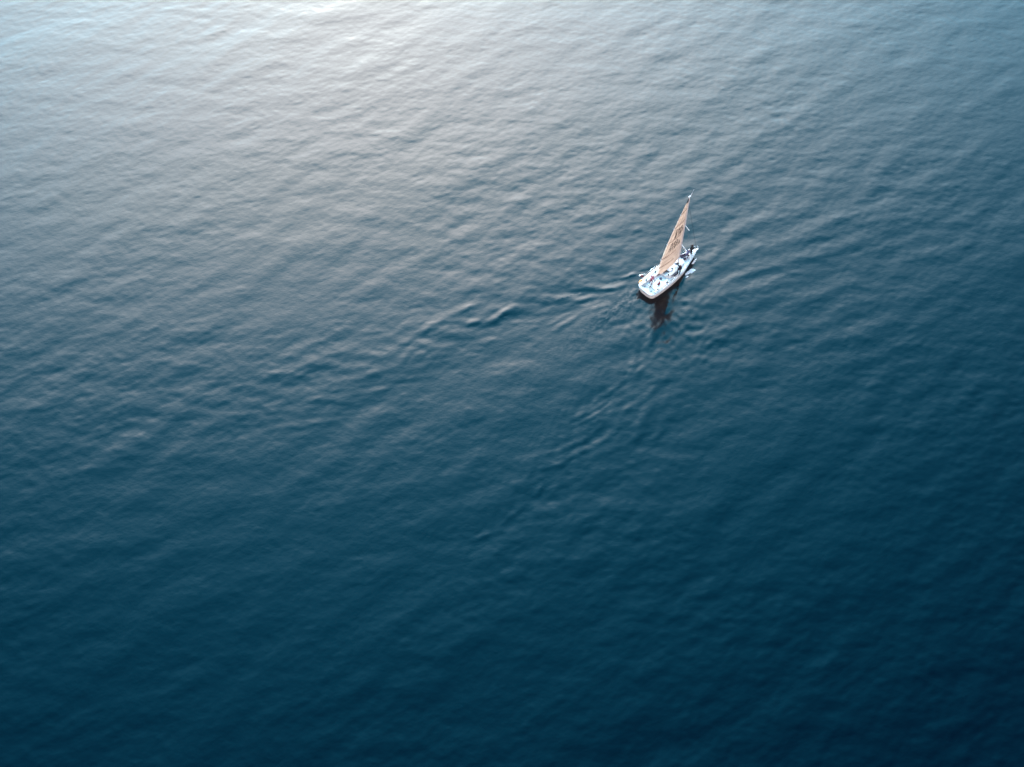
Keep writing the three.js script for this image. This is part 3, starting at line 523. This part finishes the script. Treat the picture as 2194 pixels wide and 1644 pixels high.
// crew on the starboard side deck: half turned, one arm held out towards the mast
person(standing({ hip: V(0.02, 0.9, 0), chest: V(0.03, 1.2, -0.08), neck: V(0.03, 1.4, -0.12), head: V(0.04, 1.54, -0.17), look: V(-0.6, -0.4, -0.8), shL: V(-0.16, 1.34, -0.1), shR: V(0.22, 1.33, -0.09), elL: V(-0.42, 1.3, -0.22), wrL: V(-0.66, 1.36, -0.3), elR: V(0.3, 1.08, -0.02), wrR: V(0.24, 0.84, -0.08), knL: V(-0.16, 0.48, -0.1), anL: V(-0.2, 0.1, 0.02), toeL: V(-0.22, 0.04, -0.14), knR: V(0.16, 0.48, -0.02), anR: V(0.2, 0.1, 0.14), toeR: V(0.22, 0.04, -0.02) }),
  { jacket: [0.014, 0.013, 0.03], trousers: [0.01, 0.01, 0.022], boots: [0.01, 0.01, 0.015] }, [1.08, sheer(-0.35) + 0.03, -0.3], R(18), 'person in dark navy with a white cap standing on the starboard side deck', { name: 'cap', shape: capShape, material: whiteCap }, 1.12);
// bow: one crouching over the lowered headsail
person(standing({ hip: V(0, 0.52, 0.1), chest: V(0, 0.82, -0.12), neck: V(0, 1.0, -0.26), head: V(0, 1.1, -0.36), look: V(0, -0.7, -0.8), shL: V(-0.2, 0.93, -0.2), shR: V(0.2, 0.93, -0.2), elL: V(-0.3, 0.7, -0.38), elR: V(0.28, 0.7, -0.36), wrL: V(-0.22, 0.5, -0.52), wrR: V(0.2, 0.48, -0.5), hpL: V(-0.11, 0.5, 0.1), hpR: V(0.11, 0.5, 0.1), knL: V(-0.2, 0.5, -0.3), knR: V(0.17, 0.16, -0.2), anL: V(-0.2, 0.1, -0.18), anR: V(0.16, 0.1, 0.22), toeL: V(-0.22, 0.04, -0.34), toeR: V(0.16, 0.03, 0.1) }),
  { jacket: [0.075, 0.065, 0.15], trousers: [0.05, 0.012, 0.03], boots: [0.015, 0.012, 0.02] }, [-0.05, sheer(-3.4) + 0.07, -3.3], R(8), 'person in a blue jacket with a white cap crouching on the foredeck', { name: 'cap', shape: capShape, material: whiteCap });
// bow: one upright in black at the pulpit
person(standing({ chest: V(0, 1.27, -0.06), head: V(0, 1.63, -0.1), neck: V(0, 1.48, -0.06), elL: V(-0.3, 1.18, -0.1), wrL: V(-0.22, 1.06, -0.34), elR: V(0.29, 1.17, -0.1), wrR: V(0.2, 1.05, -0.34) }),
  { jacket: [0.01, 0.008, 0.01], trousers: [0.009, 0.008, 0.012], boots: [0.012, 0.012, 0.012] }, [-0.12, sheer(-4.2) + 0.05, -4.15], R(-20), 'brown haired person in black standing at the bow rail', { name: 'hair', shape: hairShape(0.05), material: brownHair }, 1.35);

// ---------------------------------------------------------------- loose gear on board
function aboard(name, geometry, material, label, category, group) {  // geometry given in the yacht's own axes
  geometry.computeBoundingBox(); const b = geometry.boundingBox, o = V((b.min.x + b.max.x) / 2, b.min.y, (b.min.z + b.max.z) / 2);
  geometry.translate(-o.x, -o.y, -o.z);
  const m = mesh(name, geometry, material, scene);
  m.position.copy(yacht.localToWorld(o)); m.quaternion.copy(yacht.getWorldQuaternion(new THREE.Quaternion()));
  return tag(m, label, category, group);
}
const lumpy = (g, k, f) => { const p = g.attributes.position; g.computeVertexNormals(); const n = g.attributes.normal; for (let i = 0; i < p.count; i++) { const x = p.getX(i), y = p.getY(i), z = p.getZ(i), d = k * (fbm(x * f + y * 3, z * f + y * 5) - 0.5) * 2; p.setXYZ(i, x + n.getX(i) * d, y + n.getY(i) * d, z + n.getZ(i) * d); } g.computeVertexNormals(); return g; };
aboard('rolled_sail', lumpy(tube([V(1.04, 1.13, 0.62), V(1.06, 1.15, 0.3), V(1.1, 1.19, 0.0), V(1.12, 1.3, -0.2)], 0.1, 40, 14), 0.03, 9), M.navy, 'long dark rolled bundle lying on the side deck behind the navy dressed person', 'rolled sail');
aboard('lowered_headsail', join(lumpy(tube([V(-0.78, 1.26, -2.0), V(-0.84, 1.28, -2.5), V(-0.6, 1.34, -2.95), V(-0.52, 1.32, -3.4), V(-0.3, 1.34, -3.8)], 0.13, 60, 14), 0.07, 6), lumpy(tube([V(-0.5, 1.24, -2.5), V(-0.3, 1.3, -2.9), V(-0.34, 1.3, -3.3)], 0.09, 30, 12), 0.05, 7)), M.purple, 'dark purple headsail lowered in folds along the port foredeck', 'headsail');
aboard('sail_bag', lumpy(new THREE.SphereGeometry(0.22, 24, 18).scale(1.15, 0.75, 1).translate(0.02, 1.36, -2.72), 0.04, 6), M.navy, 'round dark bag on the foredeck ahead of the mast', 'bag');
aboard('gear_bag', join(lumpy(new THREE.CapsuleGeometry(0.13, 0.28, 8, 16).rotateX(1.2).translate(0.42, 0.88, 3.05), 0.03, 7), lumpy(new THREE.SphereGeometry(0.13, 14, 10).translate(0.3, 0.85, 2.75), 0.03, 8)), M.maroon, 'small dark red bag lying in the cockpit', 'bag');
aboard('rope_coil', join(...[0, 1, 2, 3].map((k) => new THREE.TorusGeometry(0.16 - 0.02 * k, 0.022, 6, 24).rotateX(Math.PI / 2 + 0.05 * k).translate(-0.12 + 0.02 * k, 1.42 + 0.03 * k, -0.95))), M.blueRope, 'dark blue rope coil at the foot of the mast', 'rope coil');
aboard('rope_coil', join(...[0, 1, 2].map((k) => new THREE.TorusGeometry(0.19 - 0.02 * k, 0.024, 6, 24).rotateX(Math.PI / 2 + 0.06 * k).translate(-0.05, 0.79 + 0.035 * k, 2.1))), M.blueRope, 'dark rope coil in the cockpit under the end of the boom', 'rope coil');
{
  const pts = []; for (let i = 0; i <= 20; i++) { const a = R(-140 + 280 * i / 20); pts.push(V(-1.34 + 0.06 * Math.cos(a), 1.42 + 0.24 * Math.cos(a), 5.02 + 0.2 * Math.sin(a))); }
  aboard('lifebuoy', tube(pts, 0.1, 40, 10), M.orange, 'orange horseshoe lifebuoy on the port stern rail', 'lifebuoy');
  const pole = rod(V(-1.42, 1.0, 4.12), V(-1.62, 2.1, 4.3), 0.015), cl = new THREE.PlaneGeometry(0.34, 0.5, 6, 10); const p = cl.attributes.position; for (let i = 0; i < p.count; i++) p.setZ(i, 0.05 * Math.sin(p.getX(i) * 14 + p.getY(i) * 5));
  cl.rotateY(1.1).translate(-1.66, 1.82, 4.42); const back = cl.clone().translate(0.004, 0, 0);
  aboard('ensign', join(pole, cl, back), M.maroon, 'small dark red flag on a short staff at the port quarter', 'flag');
}

// ---------------------------------------------------------------- foam on the water beside the hull
function foam(inside, x0, x1, z0, z1, label, group) {                // inside(x, z) in the yacht's axes, > 0 where there is foam
  const s = 0.035, nx = Math.ceil((x1 - x0) / s), nz = Math.ceil((z1 - z0) / s), p = [], idx = [];
  const id = new Map(), vert = (i, j) => {
    const k = i * 9999 + j; if (id.has(k)) return id.get(k);
    const w = yacht.localToWorld(V(x0 + (i + 1.1 * (hash(i, j) - 0.5)) * s, 0, z0 + (j + 1.1 * (hash(j + 7, i) - 0.5)) * s)), q = inside(x0 + i * s, z0 + j * s), n = fbm(i * 0.33, j * 0.33);
    p.push(w.x, seaAt(w.x, w.z) + 0.012 + clamp(q, 0, 1) * (0.05 + 0.12 * n), w.z); id.set(k, p.length / 3 - 1); return p.length / 3 - 1;
  };
  for (let j = 0; j < nz; j++) for (let i = 0; i < nx; i++) {
    const x = x0 + (i + 0.5) * s, z = z0 + (j + 0.5) * s;
    if (inside(x, z) + 0.7 * (fbm(x * 3.1 + 20, z * 3.1) - 0.5) + 0.2 * (hash(i, j) - 0.5) > 0.12) { const a = vert(i, j), b = vert(i + 1, j), c = vert(i, j + 1), d = vert(i + 1, j + 1); idx.push(a, c, b, b, c, d); }
  }
  const g = new THREE.BufferGeometry(); g.setAttribute('position', new THREE.Float32BufferAttribute(p, 3)); g.setIndex(idx); g.computeVertexNormals();
  return tag(mesh('foam_patch', g, M.foam, scene), label, 'foam', group, 'stuff');
}
const blob = (x, z, cx, cz, rx, rz) => 1 - Math.hypot((x - cx) / rx, (z - cz) / rz);
foam((x, z) => Math.max(blob(x, z, 1.62, -2.75, 0.42, 0.62), blob(x, z, 1.5, -2.0, 0.24, 0.7)), 0.9, 2.4, -3.6, -1.0, 'pale patch of foam on the water off the starboard bow');
foam((x, z) => blob(x, z, 1.9, -1.35, 0.16, 0.3), 1.5, 2.3, -1.8, -0.9, 'small fleck of foam astern of the pale bow foam');
foam((x, z) => Math.max(blob(x, z, 0.75, -4.05, 0.16, 0.5), blob(x, z, 0.6, -4.6, 0.1, 0.4)), 0.2, 1.2, -5.2, -3.4, 'thin foam breaking at the bow waterline');
foam((x, z) => 0.8 - Math.abs(x + 2.28 + 0.13 * z + 0.1 * Math.sin(z * 2.3)) / (0.08 + 0.04 * Math.max(0, z)) - 0.75 * Math.abs(Math.sin(z * 1.7 + 1)) - (z > 3.4 ? (z - 3.4) * 1.5 : 0) - (z < -0.4 ? (-0.4 - z) : 0), -3.6, -1.7, -1.4, 4.6, 'broken streak of foam along the port side of the hull');
renderer.render(scene, camera);
